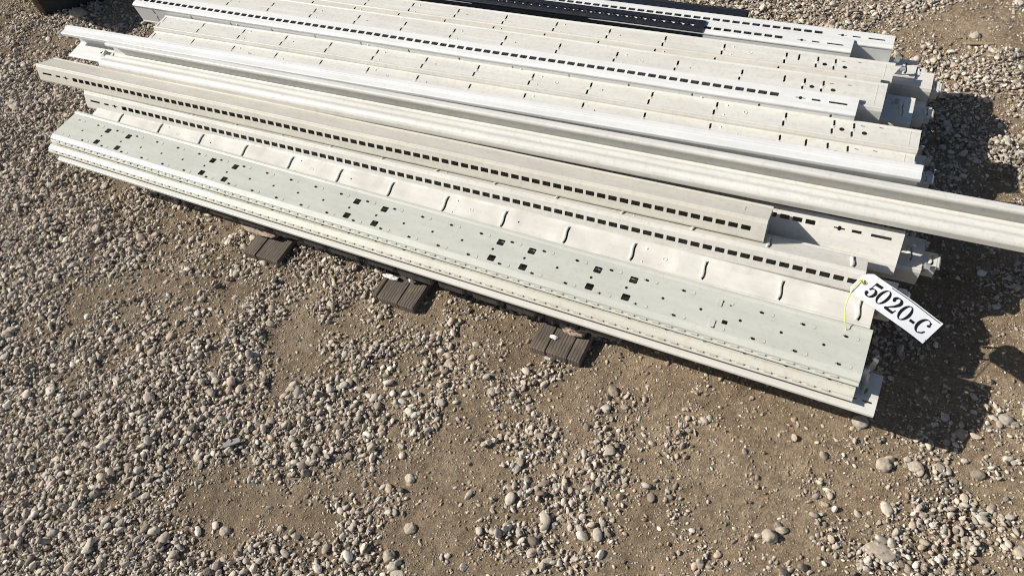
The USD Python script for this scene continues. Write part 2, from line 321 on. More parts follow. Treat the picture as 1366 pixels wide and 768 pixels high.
def fold(path, names, x0, x1, t=0.0016, r=0.0035, holes={}, ext={}):
    """A sheet of thickness t bent along path [(d, h), ...]; names[i] is the part that segment i belongs to. holes: {segment: polygons in (s, along the segment)}.
    Returns {part: trimesh}: each flat is a plate with its holes cut through, each bend a rounded strip."""
    P = [np.array(p, float) for p in path]; n = len(P) - 1
    tan = [(P[i + 1] - P[i]) / np.linalg.norm(P[i + 1] - P[i]) for i in range(n)]
    trim = [0.0] * (n + 1)
    for i in range(1, n):
        ang = math.acos(np.clip(tan[i - 1] @ tan[i], -1, 1))
        trim[i] = min(r * math.tan(ang / 2), 0.45 * np.linalg.norm(P[i] - P[i - 1]), 0.45 * np.linalg.norm(P[i + 1] - P[i]))
    parts = {}
    def add(name, m): parts.setdefault(name, []).append(m)
    for i in range(n):
        a, b = P[i] + tan[i] * trim[i], P[i + 1] - tan[i] * trim[i + 1]
        ln = np.linalg.norm(b - a); nm = np.array([-tan[i][1], tan[i][0]])
        e0, e1 = ext.get(i, (0, 0))
        xs = np.linspace(x0 - e0, x1 + e1, 25); zz = np.zeros(25); zz[1:-1:2] = 2e-5
        polys = [np.vstack([np.stack([xs, zz], 1), np.stack([xs, ln - zz], 1)[::-1]])]
        for h in holes.get(i, []):
            h = np.array(h, float) - (0, trim[i])
            if h[:, 1].min() > 0.0004 and h[:, 1].max() < ln - 0.0004: polys.append(h)
        cs = CrossSection(polys, FillRule.EvenOdd)
        m = tm(cs.extrude(t))
        v = m.vertices
        out = np.empty_like(v)
        out[:, 0] = v[:, 0]
        out[:, 1:] = a + v[:, 1:2] * tan[i] + (v[:, 2:3] - t) * nm
        add(names[i], trimesh.Trimesh(out, m.faces, process=False))
        if i < n - 1:
            c0, c1 = b, P[i + 1] + tan[i + 1] * trim[i + 1]
            k = 5; us = np.linspace(0, 1, k + 1)
            q = [(1 - u) ** 2 * c0 + 2 * u * (1 - u) * P[i + 1] + u * u * c1 for u in us]
            ts = [(1 - u) * tan[i] + u * tan[i + 1] for u in us]
            ns = [np.array([-w[1], w[0]]) / max(np.linalg.norm(w), 1e-9) for w in ts]
            ring = [*q, *[p_ - n_ * t for p_, n_ in zip(q[::-1], ns[::-1])]]
            e0, e1 = ext.get(i, (0, 0)); f0, f1 = ext.get(i + 1, (0, 0))
            xa, xb = x0 - min(e0, f0), x1 + min(e1, f1)
            N = len(ring); xs = np.linspace(xa, xb, 25); v = [(x_, *p_) for x_ in xs for p_ in ring]
            f = []
            for c_ in range(24):
                o_ = c_ * N
                for j in range(N):
                    j2 = (j + 1) % N; f += [(o_ + j, o_ + j2, o_ + N + j2), (o_ + j, o_ + N + j2, o_ + N + j)]
            o_ = 24 * N
            for j in range(k):
                f += [(j, N - 1 - j, N - 2 - j), (j, N - 2 - j, j + 1)]
                f += [(o_ + j, o_ + N - 2 - j, o_ + N - 1 - j), (o_ + j, o_ + j + 1, o_ + N - 2 - j)]
            mesh = trimesh.Trimesh(np.array(v), np.array(f), process=False)
            mesh.invert()
            add(names[i], mesh)
    return {k: trimesh.util.concatenate(v) for k, v in parts.items()}

def rect(s, t, ls, lt, sk=0.0):
    c = min(ls, lt) * 0.10
    a, b = ls / 2, lt / 2
    pts = [(-a + c, -b), (a - c, -b), (a, -b + c), (a, b - c), (a - c, b), (-a + c, b), (-a, b - c), (-a, -b + c)]
    return [(s + x + y * sk, t + y) for x, y in pts]
def disc(s, t, r, n=12): return [(s + r * math.cos(2 * math.pi * k / n), t + r * math.sin(2 * math.pi * k / n)) for k in range(n)]
def slot(s, t, l, w, n=5):
    a = l / 2 - w / 2
    return [(s + a + w / 2 * math.cos(x), t + w / 2 * math.sin(x)) for x in np.linspace(-math.pi / 2, math.pi / 2, n)] + \
           [(s - a + w / 2 * math.cos(x), t + w / 2 * math.sin(x)) for x in np.linspace(math.pi / 2, 3 * math.pi / 2, n)]
def wavy(s, t0, t1, w=0.0058, amp=0.0022):
    ts = np.linspace(t0, t1, 9); c = s + amp * np.sin((ts - t0) / (t1 - t0) * 2 * math.pi)
    e = np.full(9, w / 2); e[0] = e[-1] = w * 0.22
    return [(x + d, y) for x, y, d in zip(c, ts, e)] + [(x - d, y) for x, y, d in zip(c[::-1], ts[::-1], e[::-1])]

def slot_row(t, x0, x1, pitch=0.0335, l=0.0250, w=0.0145, skew=0.0):
    k = int((x1 - x0) / pitch)
    return [rect(x0 + pitch * i, t, l, w, skew) for i in range(k + 1)]
def flange_holes(ln, t, marks='left', w=0.0145):
    """Rectangular slots every 33 mm, and at one end a long slot, a short slot and a cross-shaped hole."""
    h = []
    f = (lambda s: s) if marks == 'left' else (lambda s: ln - s)
    h += [rect(f(0.052), t, 0.050, 0.0072), rect(f(0.112), t, 0.024, 0.0072)]
    h.append([(f(0.155) + x, t + y) for x, y in [(-.014, -.0018), (-.005, -.0018), (-.003, -.006), (.003, -.006), (.005, -.0018), (.014, -.0018), (.014, .0018), (.005, .0018), (.003, .006), (-.003, .006), (-.005, .0018), (-.014, .0018)]])
    h += slot_row(t, 0.205, ln - 0.022, w=w) if marks == 'left' else slot_row(t, 0.022, ln - 0.205, w=w)
    return h

def bump_cone(s, t, r, h, n=6):
    v = [(s + r * math.cos(2 * math.pi * k / n), t + r * math.sin(2 * math.pi * k / n), -0.0005) for k in range(n)] + [(s + r * .35, t, h)]
    return trimesh.Trimesh(v, [(k, (k + 1) % n, n) for k in range(n)], process=False)
def ring_emboss(s, t, r):
    m = trimesh.creation.torus(r, 0.0011, major_sections=14, minor_sections=6); m.apply_translation((s, t, -0.0002)); return m

_lv = {}
def louver(s, t0, t1, style):
    """The raised lip beside an S-shaped slot (in s, t, height)."""
    if style == 'split':
        tm_ = (t0 + t1) / 2
        a = tm(Manifold.hull_points(np.array([(s + dx, tm_ + dy, z) for dx in (-.0052, .0052) for dy in (-.0055, .0055) for z in (-.0016, 0.0004)] + [(s + dx, tm_ + dy, .0016) for dx in (-.002, .002) for dy in (-.003, .003)])))
        return a
    ts = np.linspace(t0 + .002, t1 - .002, 7); pts = []
    for i, y in enumerate(ts):
        c = s - 0.0068 + 0.0022 * math.sin((y - t0) / (t1 - t0) * 2 * math.pi)
        w = 0.0046 * (0.5 if i in (0, 6) else 1); hh = 0.0046 * (0.45 if i in (0, 6) else 1)
        pts.append([(c - w, y, -.0005), (c - w * .6, y, hh * .7), (c + w * .3, y, hh), (c + w, y, hh * .8), (c + w, y, -.0005)])
    v = np.array(pts).reshape(-1, 3); f = []
    for i in range(6):
        for j in range(4):
            A, B = i * 5 + j, i * 5 + j + 1; f += [(A, A + 5, B + 5), (A, B + 5, B)]
    for e in (0, 30): f += [(e, e + 1, e + 2), (e, e + 2, e + 3), (e, e + 3, e + 4)]
    return trimesh.Trimesh(v, f, process=False)

def place(m, origin, tan):
    """(s, t, height) on a flat that starts at origin (d, h) and runs along tan -> section coordinates."""
    o, tn = np.array(origin, float), np.array(tan, float); nm = np.array([-tn[1], tn[0]])
    v = m.vertices; out = np.empty_like(v)
    out[:, 0] = v[:, 0]; out[:, 1:] = o + v[:, 1:2] * tn + v[:, 2:3] * nm
    return trimesh.Trimesh(out, m.faces, process=False)

def bowed(m, ln, seed, amp=1.0):
    """No long thin sheet is dead straight: a bow, a slow wobble and a little twist along its length."""
    r_ = np.random.default_rng(seed); b = r_.normal(0, 1, 6); ph = r_.uniform(0, 6.28, 4)
    v = m.vertices.copy(); u = v[:, 0] / ln
    env = np.clip(u * 6, 0, 1) * np.clip((1 - u) * 6, 0, 1)
    tw = amp * (.010 * b[0] * np.sin(np.pi * u) + .006 * b[1] * np.sin(2 * np.pi * u))
    d, h = v[:, 1].copy(), v[:, 2].copy()
    v[:, 1] = d - tw * h + amp * env * (.0013 * b[2] * np.sin(np.pi * u) + .0006 * np.sin(5 * np.pi * u + ph[0]))
    v[:, 2] = h + tw * d * .6 + amp * env * (.0010 * b[3] * np.sin(np.pi * u) + .0005 * np.sin(7 * np.pi * u + ph[1]))
    return trimesh.Trimesh(v, m.faces, process=False)

def end_bracket(p, ln, d0, d1, h, out, depth, mat):
    """A bent connector that sticks out of a channel's end: a small U with a curled nose and a slot."""
    c = (d1 - d0) / 2
    got = fold([(d0, h - depth), (d0, h), (d1, h), (d1, h - depth)], ['cheek', 'top', 'cheek'], ln - .015, ln + out, r=.005, holes={1: [wavy(ln + out - .012, c - .018, c + .018, .006, .0015)]})
    ms = list(got.values())
    nose = tm(Manifold.hull_points(np.array([(ln + out - .003 + a_, y_, h + z_) for y_ in (d0 + .008, d1 - .008) for a_, z_ in ((0, -.0005), (.009, -.001), (.013, -.008), (.011, -.012), (0, -.006))])))
    eb = obj('end_bracket', ms, M(mat), p)
    obj('nose', nose, M(mat), eb)
    obj('tab', place(louver(ln + out - .012, c - .018, c + .018, 'wave'), (d0, h), (1, 0)), M(mat), eb)

GROUP = 'steel channels stacked on the pallet'
def channel(label, L, Rt, width=0.09, flange=0.062, roll=0.0, mat='cream_paint', slots='front', marks='left', web='slotted', style='split',
            web_marks=None, s_first=0.012, hooks=(), lip=0.012, phase=0, slot_w=0.0145, end_s=False, t_slot=None, closed=False, brackets=()):
    """A rolled steel channel: a web with S-shaped louvred slots, and two flanges with turned-in lips, one of them pierced by a row of slots."""
    mx, ln = frame(L, Rt, math.radians(roll))
    p = thing('steel_channel', label, 'channel', GROUP, mx)
    w, f = width, flange
    path = [(lip, -f), (0.0015, -f), (0.0, -f + .004), (0.0, -0.0085), (0.0025, -0.002), (0.0035, 0.0022), (0.0085, 0.0022), (0.0115, 0.0),
            (w - 0.0115, 0.0), (w - 0.0085, 0.0022), (w - 0.0035, 0.0022), (w - 0.0025, -0.002), (w, -0.0085), (w, -f + .004), (w - .0015, -f), (w - lip, -f)]
    names = ['front_lip', 'front_lip', 'front_flange', 'front_flange', 'front_bead', 'front_bead', 'front_bead', 'web', 'rear_bead', 'rear_bead', 'rear_bead', 'rear_flange', 'rear_flange', 'rear_lip', 'rear_lip']
    if closed: path, names = path[1:-1] , names[1:-1]
    k0 = 1 if closed else 0
    holes = {}
    if slots == 'front': holes[2 - k0] = flange_holes(ln, t_slot if t_slot else (f - .0125) * 0.55, marks, slot_w)
    elif slots == 'rear': holes[12 - k0] = flange_holes(ln, t_slot if t_slot else (f - .0125) * 0.42, marks, slot_w)
    wh, lou, emb = [], [], []
    o = (0.0115, 0.0); tn = (1, 0)
    c = (w - .023) / 2; t0, t1 = c - .0295, c + .0295
    if web == 'slotted':
        S = [s_first + 0.2 * k for k in range(20) if s_first + 0.2 * k < ln - (0.30 if web_marks else (0.12 if end_s else 0.02))]
        if end_s: S.append(ln - 0.030)
        if web_marks:
            S += [ln - 0.225, ln - 0.172]
            wh += [disc(ln - .200, c - .004, .0075, 16), disc(ln - .140, c - .006, .0075, 16), rect(ln - .148, c + .022, .011, .0035), rect(ln - .100, c + .026, .011, .0035), wavy(ln - .282, c - .002, c + .030, .006, .0008)]
        for i, s in enumerate(S):
            if style == 'split': wh += [wavy(s, t0, c - .006, .0062, .0009), wavy(s + .0012, c + .006, t1, .0062, .0009)]
            else: wh.append(wavy(s, t0, t1, .0052))
            lou.append(louver(s, t0, t1, style))
            k = (i + phase) % 3
            if s + .14 < ln - .3:
                if k == 0: wh.append(disc(s + .045, c + .002, .0028, 10))
                if k == 2:
                    emb += [bump_cone(s + .030, c + .020, .006, .0030), bump_cone(s + .030, c - .022, .0045, .0025), ring_emboss(s + .088, c + .002, .0055)]
    elif web == 'smooth':
        emb += [place(trimesh.creation.box(bounds=[[ln - .070, c - .012, 0], [ln - .066, c + .016, .0008]]), (0, 0), (1, 0)), trimesh.creation.box(bounds=[[ln - .076, c + .012, 0], [ln - .058, c + .016, .0008]])]
    if wh: holes[7 - k0] = wh
    got = fold(path, names, 0, ln, holes=holes)
    if closed: got['bottom_plate'] = box(0.0005, ln - .0005, .0022, w - .0022, -f - .0012, -f + .0006)
    if web_marks: emb.append(trimesh.creation.box(bounds=[[ln - .026, .001, -.0004], [ln - .0245, w - .024, .0006]]))
    if emb: got['web'] = trimesh.util.concatenate([got['web']] + [place(e, o, tn) for e in emb])
    sd = int(abs(L[1]) * 1000) + 3
    pp = {n_: obj(n_, bowed(m, ln, sd), M(mat), p) for n_, m in got.items()}
    if closed:
        for e_ in (.003, ln - .0046): obj('end_cap', bowed(box(e_, e_ + .0016, .0022, w - .0022, -f + .0008, -.0022), ln, sd), M(mat), p)
    for b_ in brackets: end_bracket(p, ln, *b_, mat)
    for m in lou: obj('tab', bowed(place(m, o, tn), ln, sd), M(mat), pp['web'])
    for (s, d, h, l, kind) in hooks:                                    # tongues that stick out at an end
        lean = .010 if kind == 'hook' else .002
        pts = [(s + a_, d + b_, h + c_) for a_, b_, c_ in [(-.012, 0, -.006), (.010, 0, -.004), (-.012, .0028, -.006), (.010, .0028, -.004), (.013 + lean * .4, .001, l), (.003 + lean * .4, .001, l + .002), (.013 + lean * .4, .004, l), (.003 + lean * .4, .004, l + .002)]]
        m = tm(Manifold.hull_points(np.array(pts)))
        if kind == 'hook':
            m2 = tm(Manifold.hull_points(np.array([(s + a_, d + b_, h + l + c_) for a_, b_, c_ in [(.004, -.010, -.008), (.018, -.010, -.008), (.004, .004, -.001), (.018, .004, -.001), (.004, .004, -.007), (.018, .004, -.007)]])))
            m = trimesh.util.concatenate([m, m2])
        obj('hook', m, M('galvanised_steel'), p)
    return p

# --- the front pile: flat cover panels, one on the other
def panel(label, x0, x1, y, z, mat, drop=.0125):
    mx, ln = frame(W(x0, y, z), W(x1, y, z))
    p = thing('cover_panel', label, 'panel', 'cover panels along the front of the stack', mx)
    path = [(-.0755, -drop), (-.0675, -drop), (-.0665, -.006), (-.050, 0.0), (.066, 0.0), (.0695, .0035), (.079, .0035), (.079, -.016)]
    names = ['front_lip', 'front_flange', 'front_flange', 'web', 'rear_rim', 'rear_rim', 'rear_flange']
    hw = []
    n = int((ln - 0.11) / 0.1) + 1
    c = .050                                                            # the middle of the web, measured from its front edge
    for k in range(n + 1):
        s = 0.109 + 0.1 * k
        if s < ln - .03: hw.append(disc(s, c, .0042, 12))
        for tt in (c - .041, c + .041):
            if .02 < s - .05 < ln - .04: hw.append(slot(s - .05 - .0085, tt, .014, .0068))
    for s in (.214, .319, .722, .822, 1.319, 1.421, 1.82, 1.918, 2.116, 2.218): hw += [rect(s, c + .030, .022, .021), rect(s, c - .030, .022, .021)]
    hw += [rect(2.475, c - .018, .014, .012), disc(2.475, c + .036, .0034, 10)]
    got = fold(path, names, 0, ln, t=.0013, r=.003, holes={3: hw})
    # long pressed recess round each edge slot: a bright rim on the web
    rims = []
    for k in range(n + 1):
        s = 0.109 + 0.1 * k - .05
        if not (.02 < s < ln - .04): continue
        for tt in (c - .041, c + .041):
            o = np.array(slot(s + .004, tt, .036, .0118, 7)); i_ = np.array(slot(s + .004, tt, .0335, .0094, 7))
            m = tm(CrossSection([o, i_], FillRule.EvenOdd).extrude(.0011)); rims.append(place(m, (-.050, -.0002), (1, 0)))
    rims += [place(tm(CrossSection([np.array(rect(2.447, c + dy, .013, .022))]).extrude(.0022)), (-.050, 0), (1, 0)) for dy in (.034, -.032)]
    got['web'] = trimesh.util.concatenate([got['web']] + rims)
    for n_, m in got.items(): obj(n_, m, M(mat), p)
    row = [trimesh.creation.box(bounds=[[s - .009, -.0702, -drop + .0013], [s + .009, -.0672, -drop + .0050]]) for s in np.arange(.035, ln - .03, .0335)]
    obj('flange_rib', row, M(mat), p, kind='stuff')
    return p

panel('grey-green perforated steel cover panel lying topmost on the front edge of the stack', -.109, 2.696, 0, 0, 'grey_green_paint', .0165)
panel('yellowed steel cover panel showing as a narrow strip just below the top grey-green one', -.118, 2.693, -.0275, -.030, 'yellowed_paint', .0115)
panel('cover panel buried third in the front pile below the yellowed strip', -.10, 2.690, -.012, -.046, 'yellowed_paint', .010)
mx, ln = frame(W(-.085, -.073, -.060), W(2.747, -.073, -.060))
p = thing('steel_channel', 'lowest channel of the front pile, its bright lip the bottom edge of the stack', 'channel', GROUP, mx)
path = [(-.030, -.0185), (-.0345, -.0185), (-.0335, -.0095), (0.0, -.0015), (.004, 0), (.076, 0), (.078, -.058), (.066, -.058)]
sw = [wavy(ln - .031, .008, .066, .0068)]
row = slot_row(.0285, .03, ln - .02, l=.022, w=.0045)
for n_, m in fold(path, ['front_lip', 'front_lip', 'front_flange', 'front_flange', 'web', 'rear_flange', 'rear_lip'], 0, ln, holes={4: sw, 2: row}).items(): obj(n_, m, M('warm_white_paint'), p)
obj('tab', place(louver(ln - .031, .008, .066, 'wave'), (.004, 0), (1, 0)), M('warm_white_paint'), p)
for (s_, d_, h_) in ((ln - .036, .074, .0), (ln - .050, .040, .001)):
    m = tm(Manifold.hull_points(np.array([(s_ + a_, d_ + b_, h_ + c_) for a_, b_, c_ in [(-.004, 0, 0), (.009, 0, 0), (-.004, .005, 0), (.009, .005, 0), (.014, .004, .048), (.003, .004, .051), (.014, .009, .048), (.003, .009, .051)]])))
    obj('hook', m, M('galvanised_steel'), p)

# --- the visible channels, front to back
channel('shiny white channel with S-shaped tabs lying flat behind the grey-green panel', W(-.07, .064, -.032), W(2.690, .100, -.030), roll=10, mat='glossy_white_paint', style='wave', slots=None, s_first=.14, phase=1, end_s=True,
        hooks=((2.762, .066, -.045, .050, 'tab'),))
channel('lower of the two tan channels with a row of square slots facing the front', W(-.128, .151, .030), W(2.646, .221, .030), roll=-22, mat='cream_paint', marks='left', style='wave', phase=1, s_first=.135, end_s=True, closed=True)
channel('upper tan channel with square slots whose right end stops short, shading the one below', W(-.379, .177, .085), W(2.388, .262, .085), roll=-20, mat='tan_paint', marks='left', web='smooth', closed=True)
mx, ln = frame(W(-.05, .268, -.004), W(2.712, .354, -.004))
p = thing('steel_channel', 'slotted channel end that shows right of the upper tan channel in its shadow', 'channel', GROUP, mx)
path = [(-.024, -.062), (-.043, -.058), (-.040, -.046), (-.031, -.031), (0, 0), (.0295, .0285), (.036, .031), (.040, .028), (.040, -.03)]
for n_, m in fold(path, ['front_lip', 'front_lip', 'front_lip', 'lower_face', 'slotted_face', 'rear_rim', 'rear_rim', 'rear_flange'], 0, ln, holes={4: flange_holes(ln, .0205, 'right', .012)}).items():
    obj(n_, bowed(m, ln, 77), M('cream_paint'), p)
obj('seam', bowed(place(trimesh.creation.box(bounds=[[.05, .018, -.0004], [ln - .05, .0192, .0008]]), (-.031, -.031), (.7071, .7071)), ln, 77), M('cream_paint'), p)

# --- the long moulded rail and the white box rail
mx, ln = frame(W(-.11, .262, .068), W(3.55, .406, .068))
p = thing('moulded_rail', 'long cream moulded rail with rounded ridges running out of the picture to the right', 'rail', None, mx)
path = [(-.004, -.011), (-.006, .009), (-.001, .0175), (.011, .023), (.028, .0165), (.046, .0215), (.060, -.002), (.083, -.006), (.085, .040), (.062, .041), (.062, .056), (.0885, .054), (.0885, -.005)]
names = ['front_skirt', 'front_ridge', 'front_ridge', 'front_ridge', 'rear_ridge', 'rear_ridge', 'trough', 'trough', 'rim', 'rim', 'rim', 'rear_wall']
for n_, m in fold(path, names, 0, ln, r=.011).items(): obj(n_, m, M('pale_cream_paint'), p)

mx, ln = frame(W(-.376, .381, .125), W(2.7045, .5355, .125))
p = thing('box_rail', 'white steel rail with a box lip along its top, bent tab at left', 'rail', None, mx)
path = [(-.078, -.081), (-.093, -.079), (-.089, -.0745), (-.012, -.068), (-.009, -.020), (-.047, -.0195), (-.047, -.006), (-.020, -.0055), (-.018, 0.0), (0, 0), (0, -.050)]
names = ['bottom_lip', 'bottom_lip', 'inclined_web', 'inner_wall', 'hanging_lip', 'hanging_lip', 'rail_top', 'rail_top', 'rail_top', 'rear_wall']
tri = [[(.165, .040), (.205, .020), (.180, .060)], rect(.070, .055, .0035, .055), [(.228, .052), (.234, .052), (.244, .034), (.226, .018), (.221, .018), (.236, .034)]]
for n_, m in fold(path, names, 0, ln, holes={2: tri}, ext={3: (-.03, .0), 2: (-.03, .032), 1: (-.03, .032), 0: (-.03, .032)}).items(): obj(n_, m, M('white_paint'), p)
tn = np.array((.077, .0065)); tn /= np.linalg.norm(tn)
m = tm(Manifold.hull_points(np.array([(.178, .020, 0), (.206, .022, 0), (.202, .052, 0), (.206, .026, .014), (.201, .046, .016)])))
obj('bent_tab', place(m, (-.089, -.0745), tn), M('white_paint'), p)
obj('dimple', place(bump_cone(ln - .075, .050, .011, .007, 9), (-.089, -.0745), tn), M('white_paint'), p)

channel('front one of the two flat dashed cream channels, right behind the white box rail', W(-.075, .4375, .050), W(2.690, .568, .050), width=.09, mat='cream_paint', slots=None, web_marks=True, s_first=.0125 + 0, phase=0)
channel('rear one of the two flat dashed cream channels, its edge against the standing slotted channel', W(-.079, .521, .066), W(2.688, .649, .066), width=.086, mat='cream_paint', slots=None, web_marks=True, s_first=.012, phase=0,
        hooks=((2.772, .03, -.035, .026, 'tab'),))
channel('white channel on its side with a slotted top flange between the flat dashed channels', W(-.252, .609, .005), W(2.509, .724, .005), width=.09, flange=.068, roll=95, mat='white_paint', slots='rear', marks='right', style='split', s_first=.10, phase=0, closed=True)
channel('widest flat cream channel, behind the white slotted flange, two round holes near its end', W(-.19, .662, .085), W(2.572, .766, .085), width=.118, mat='cream_paint', slots=None, web_marks=True, s_first=.155, phase=2)
channel('narrowly showing flat channel sunk between two wider ones with slanted dashes', W(-.21, .784, .030), W(2.548, .886, .030), width=.098, mat='tan_paint', slots=None, s_first=.06, phase=1)
channel('rearmost flat cream channel lying along the foot of the black slotted channel', W(-.19, .879, .012), W(2.575, .985, .012), width=.097, mat='cream_paint', slots=None, s_first=.045, phase=0, web_marks=True)
channel('black slotted channel on its side lying over the white slotted channels', W(-.80, .983, -.038), W(1.962, 1.071, -.038), width=.07, flange=.056, roll=90, mat='black_paint', slots='rear', marks='left', web=None, t_slot=.016, closed=True)
channel('nearer of the two white slotted channels at the back, partly under the black one', W(-.325, 1.000, -.064), W(2.436, 1.087, -.064), width=.09, flange=.062, roll=90, mat='white_paint', slots='rear', marks='right', web=None, t_slot=.016, closed=True)
channel('farther of the two white slotted channels standing on their sides at the back', W(-.212, 1.056, -.070), W(2.550, 1.145, -.070), width=.09, flange=.062, roll=90, mat='white_paint', slots='rear', marks='right', web=None, t_slot=.022, closed=True)
channel('black flat channel along the far edge of the stack beside the gravel', W(-.69, 1.128, -.006), W(2.068, 1.216, -.006), width=.056, flange=.05, mat='black_paint', slots=None, s_first=.168, web=None)

# --- the lower layer, whose ends stick out at the right
low = dict(flange=.058, style='wave', slots=None, end_s=True)
channel('bottom-layer channel with a galvanised tongue that ends beside the paper tag', W(.20, .100, -.062), W(2.735, .205, -.062), width=.09, mat='cream_paint', hooks=((2.535, .015, -.004, .030, 'tab'), (2.535, .060, -.02, .026, 'hook')), brackets=((.030, .080, -.006, .024, .034),), **low)
channel('bottom-layer channel with a hooked end in shade under the long moulded rail', W(.20, .258, -.058), W(2.775, .345, -.058), width=.115, mat='cream_paint', hooks=((2.577, .020, -.02, .030, 'hook'), (2.54, .070, .0, .016, 'tab'), (2.572, .095, -.02, .028, 'tab')), brackets=((.022, .078, -.004, .034, .036),), **low)
channel('bottom-layer channel whose stubby end shows right of the flat dashed channels', W(.20, .55, -.052), W(2.728, .655, -.052), width=.115, mat='cream_paint', hooks=((2.53, .085, -.006, .030, 'tab'), (2.532, .05, -.02, .02, 'hook')), brackets=((.012, .060, -.006, .020, .03),), **low)
channel('bottom-layer channel end with an S-shaped tab, right of the standing slotted channel', W(.20, .79, -.050), W(2.660, .884, -.050), width=.128, mat='pale_cream_paint', hooks=((2.405, .085, .0, .020, 'tab'), (2.455, .02, -.03, .030, 'tab')), **low)
channel('lowest bottom-layer channel end peeping out beyond the S-tab plate', W(.20, .87, -.095), W(2.694, .968, -.095), width=.09, mat='cream_paint', flange=.03, style='wave', slots=None, web=None, brackets=((.02, .07, .0, .018, .026),))
channel('bottom-layer channel whose end shows a bright top edge farthest to the right', W(.20, .985, -.062), W(2.692, 1.070, -.058), width=.085, flange=.06, roll=0, mat='cream_paint', slots=None, web=None, brackets=((.012, .066, -.012, .022, .03),))
channel('rearmost bottom-layer channel end lying beside the gravel behind the stack', W(.20, 1.055, -.052), W(2.636, 1.106, -.052), width=.09, mat='cream_paint', flange=.058, style='wave', slots=None, end_s=True, brackets=((.018, .072, -.008, .026, .03),), hooks=((2.37, .06, -.0, .030, 'tab'), (2.385, .004, -.0, .034, 'hook'), (2.43, .02, -.02, .02, 'tab')))

# ------------------------------------------------------------------ the pallet under it
p = thing('pallet', 'low dark plastic pallet with three brown boards poking out under the stack', 'pallet', loc=(0, 0, 0))
feet = [(.748, .900, -.131, (.36,)), (1.286, 1.446, -.138, (.13, .62)), (1.842, 2.004, -.130, (.33, .75))]
for k, (x0, x1, y0, cuts) in enumerate(feet):
    e = [0, *cuts, 1]
    for a_, b_ in zip(e[:-1], e[1:]):
        xa, xb = x0 + (x1 - x0) * a_, x0 + (x1 - x0) * b_
        m = box(xa + .0006, xb - .0006, y0 + rng.uniform(-.006, .006), 1.12, -.02, .0245 + rng.uniform(-.002, .002), .003)
        obj('runner_board', m, M('brown_grey_board'), p, smooth=25)
    for yy in (.0, .5, 1.0):
        obj('block', box(x0 + .01, x1 - .01, yy - .04, yy + .10, .0295, .0775, .006), M('charcoal_plastic'), p, smooth=25)
x = .60
k = 0
while x < 2.08:
    w = rng.uniform(.085, .125)
    obj('deck_board', box(x, x + w, -.078 + rng.uniform(-.006, .010), 1.15, .104 + rng.uniform(-.006, .003), .1385, .005), M('charcoal_plastic'), p, smooth=25)
    # ribs moulded across the board's end
    x += w + rng.uniform(.018, .034); k += 1
for yy in (.02, .5, 1.02):
    obj('stringer', box(.60, 2.06, yy - .045, yy + .045, .078, .1035, .004), M('charcoal_plastic'), p, smooth=25)
for yy in (-.066,):
    for xx in np.arange(.62, 2.05, .034):
        if rng.uniform() < .8:
            obj('rib', box(xx, xx + .022, yy + rng.uniform(0, .008), yy + .03, .072 + rng.uniform(-.012, .012), .1035, .004), M('charcoal_plastic'), p, smooth=25)

def lump(name, label, cat, c, size, seed, mat, amp=.5):
    s = trimesh.creation.icosphere(subdivisions=4); v = s.vertices
    n = meshkit.fbm(v * 1.6 + seed * 9.1 + 30, 4, seed) - .5
    n2 = meshkit.fbm(v * 7 + seed * 5.3 + 60, 2, seed + 5) - .5
    v = v * (1 + amp * 1.6 * n + amp * .35 * n2)[:, None] * size
    t = thing(name, label, cat, loc=c) if False else None
    path = numbered('/World', name)
    m = usdkit.mesh(stage, path, trimesh.Trimesh(v, s.faces, process=False), M(mat), smooth=True)
    m.AddTranslateOp().Set(Gf.Vec3d(*map(float, c)))
    tag(m.GetPrim(), label, cat)
lump('foam_scrap', 'crushed pinkish foam scrap on the left brown pallet board', 'scrap', (.775, -.046, .046), (.072, .018, .015), 3, 'pink_foam', .7)
lump('foam_scrap', 'crushed pinkish foam scrap on the right brown pallet board', 'scrap', (1.950, -.044, .046), (.040, .018, .016), 5, 'pink_foam', .7)
lump('plastic_scrap', 'crumpled white plastic shred on the middle brown pallet board', 'scrap', (1.315, -.060, .036), (.026, .007, .005), 8, 'white_scrap', .9)
lump('plastic_scrap', 'small upright white plastic shred at the rear of the middle brown pallet board', 'scrap', (1.392, -.052, .042), (.006, .006, .013), 11, 'white_scrap', .9)
lump('paint_fleck', 'white paint fleck in the middle of the right brown pallet board', 'fleck', (1.900, -.080, .0295), (.012, .006, .0022), 14, 'white_scrap', .8)

# ------------------------------------------------------------------ the paper lot tag
A, B, C_ = W(2.647, .212, .048), W(2.832, .126, .045), W(2.636, .156, .046)
ex = (B - A) / np.linalg.norm(B - A); ez = np.cross(ex, C_ - A); ez /= np.linalg.norm(ez)
if ez[2] < 0: ez = -ez
ey = np.cross(ez, ex)                                                   # up the card
H_ = 0.080; L_ = 0.205
origin = A - ey * H_
mx = Gf.Matrix4d(*map(float, ex), 0, *map(float, ey), 0, *map(float, ez), 0, *map(float, origin), 1)
p = thing('paper_tag', 'white card tag printed 5020-C tied to the right end of the stack', 'tag', None, mx)
card = [(0.010, 0), (L_, 0), (L_, .010), (L_ - .003, .012), (L_, .014), (L_, H_), (.018, H_), (.006, H_ - .010), (0, H_ - .022), (0, .014)]
cs = CrossSection([np.array(card), np.array(disc(.017, H_ * .56, .0042, 16))], FillRule.EvenOdd)
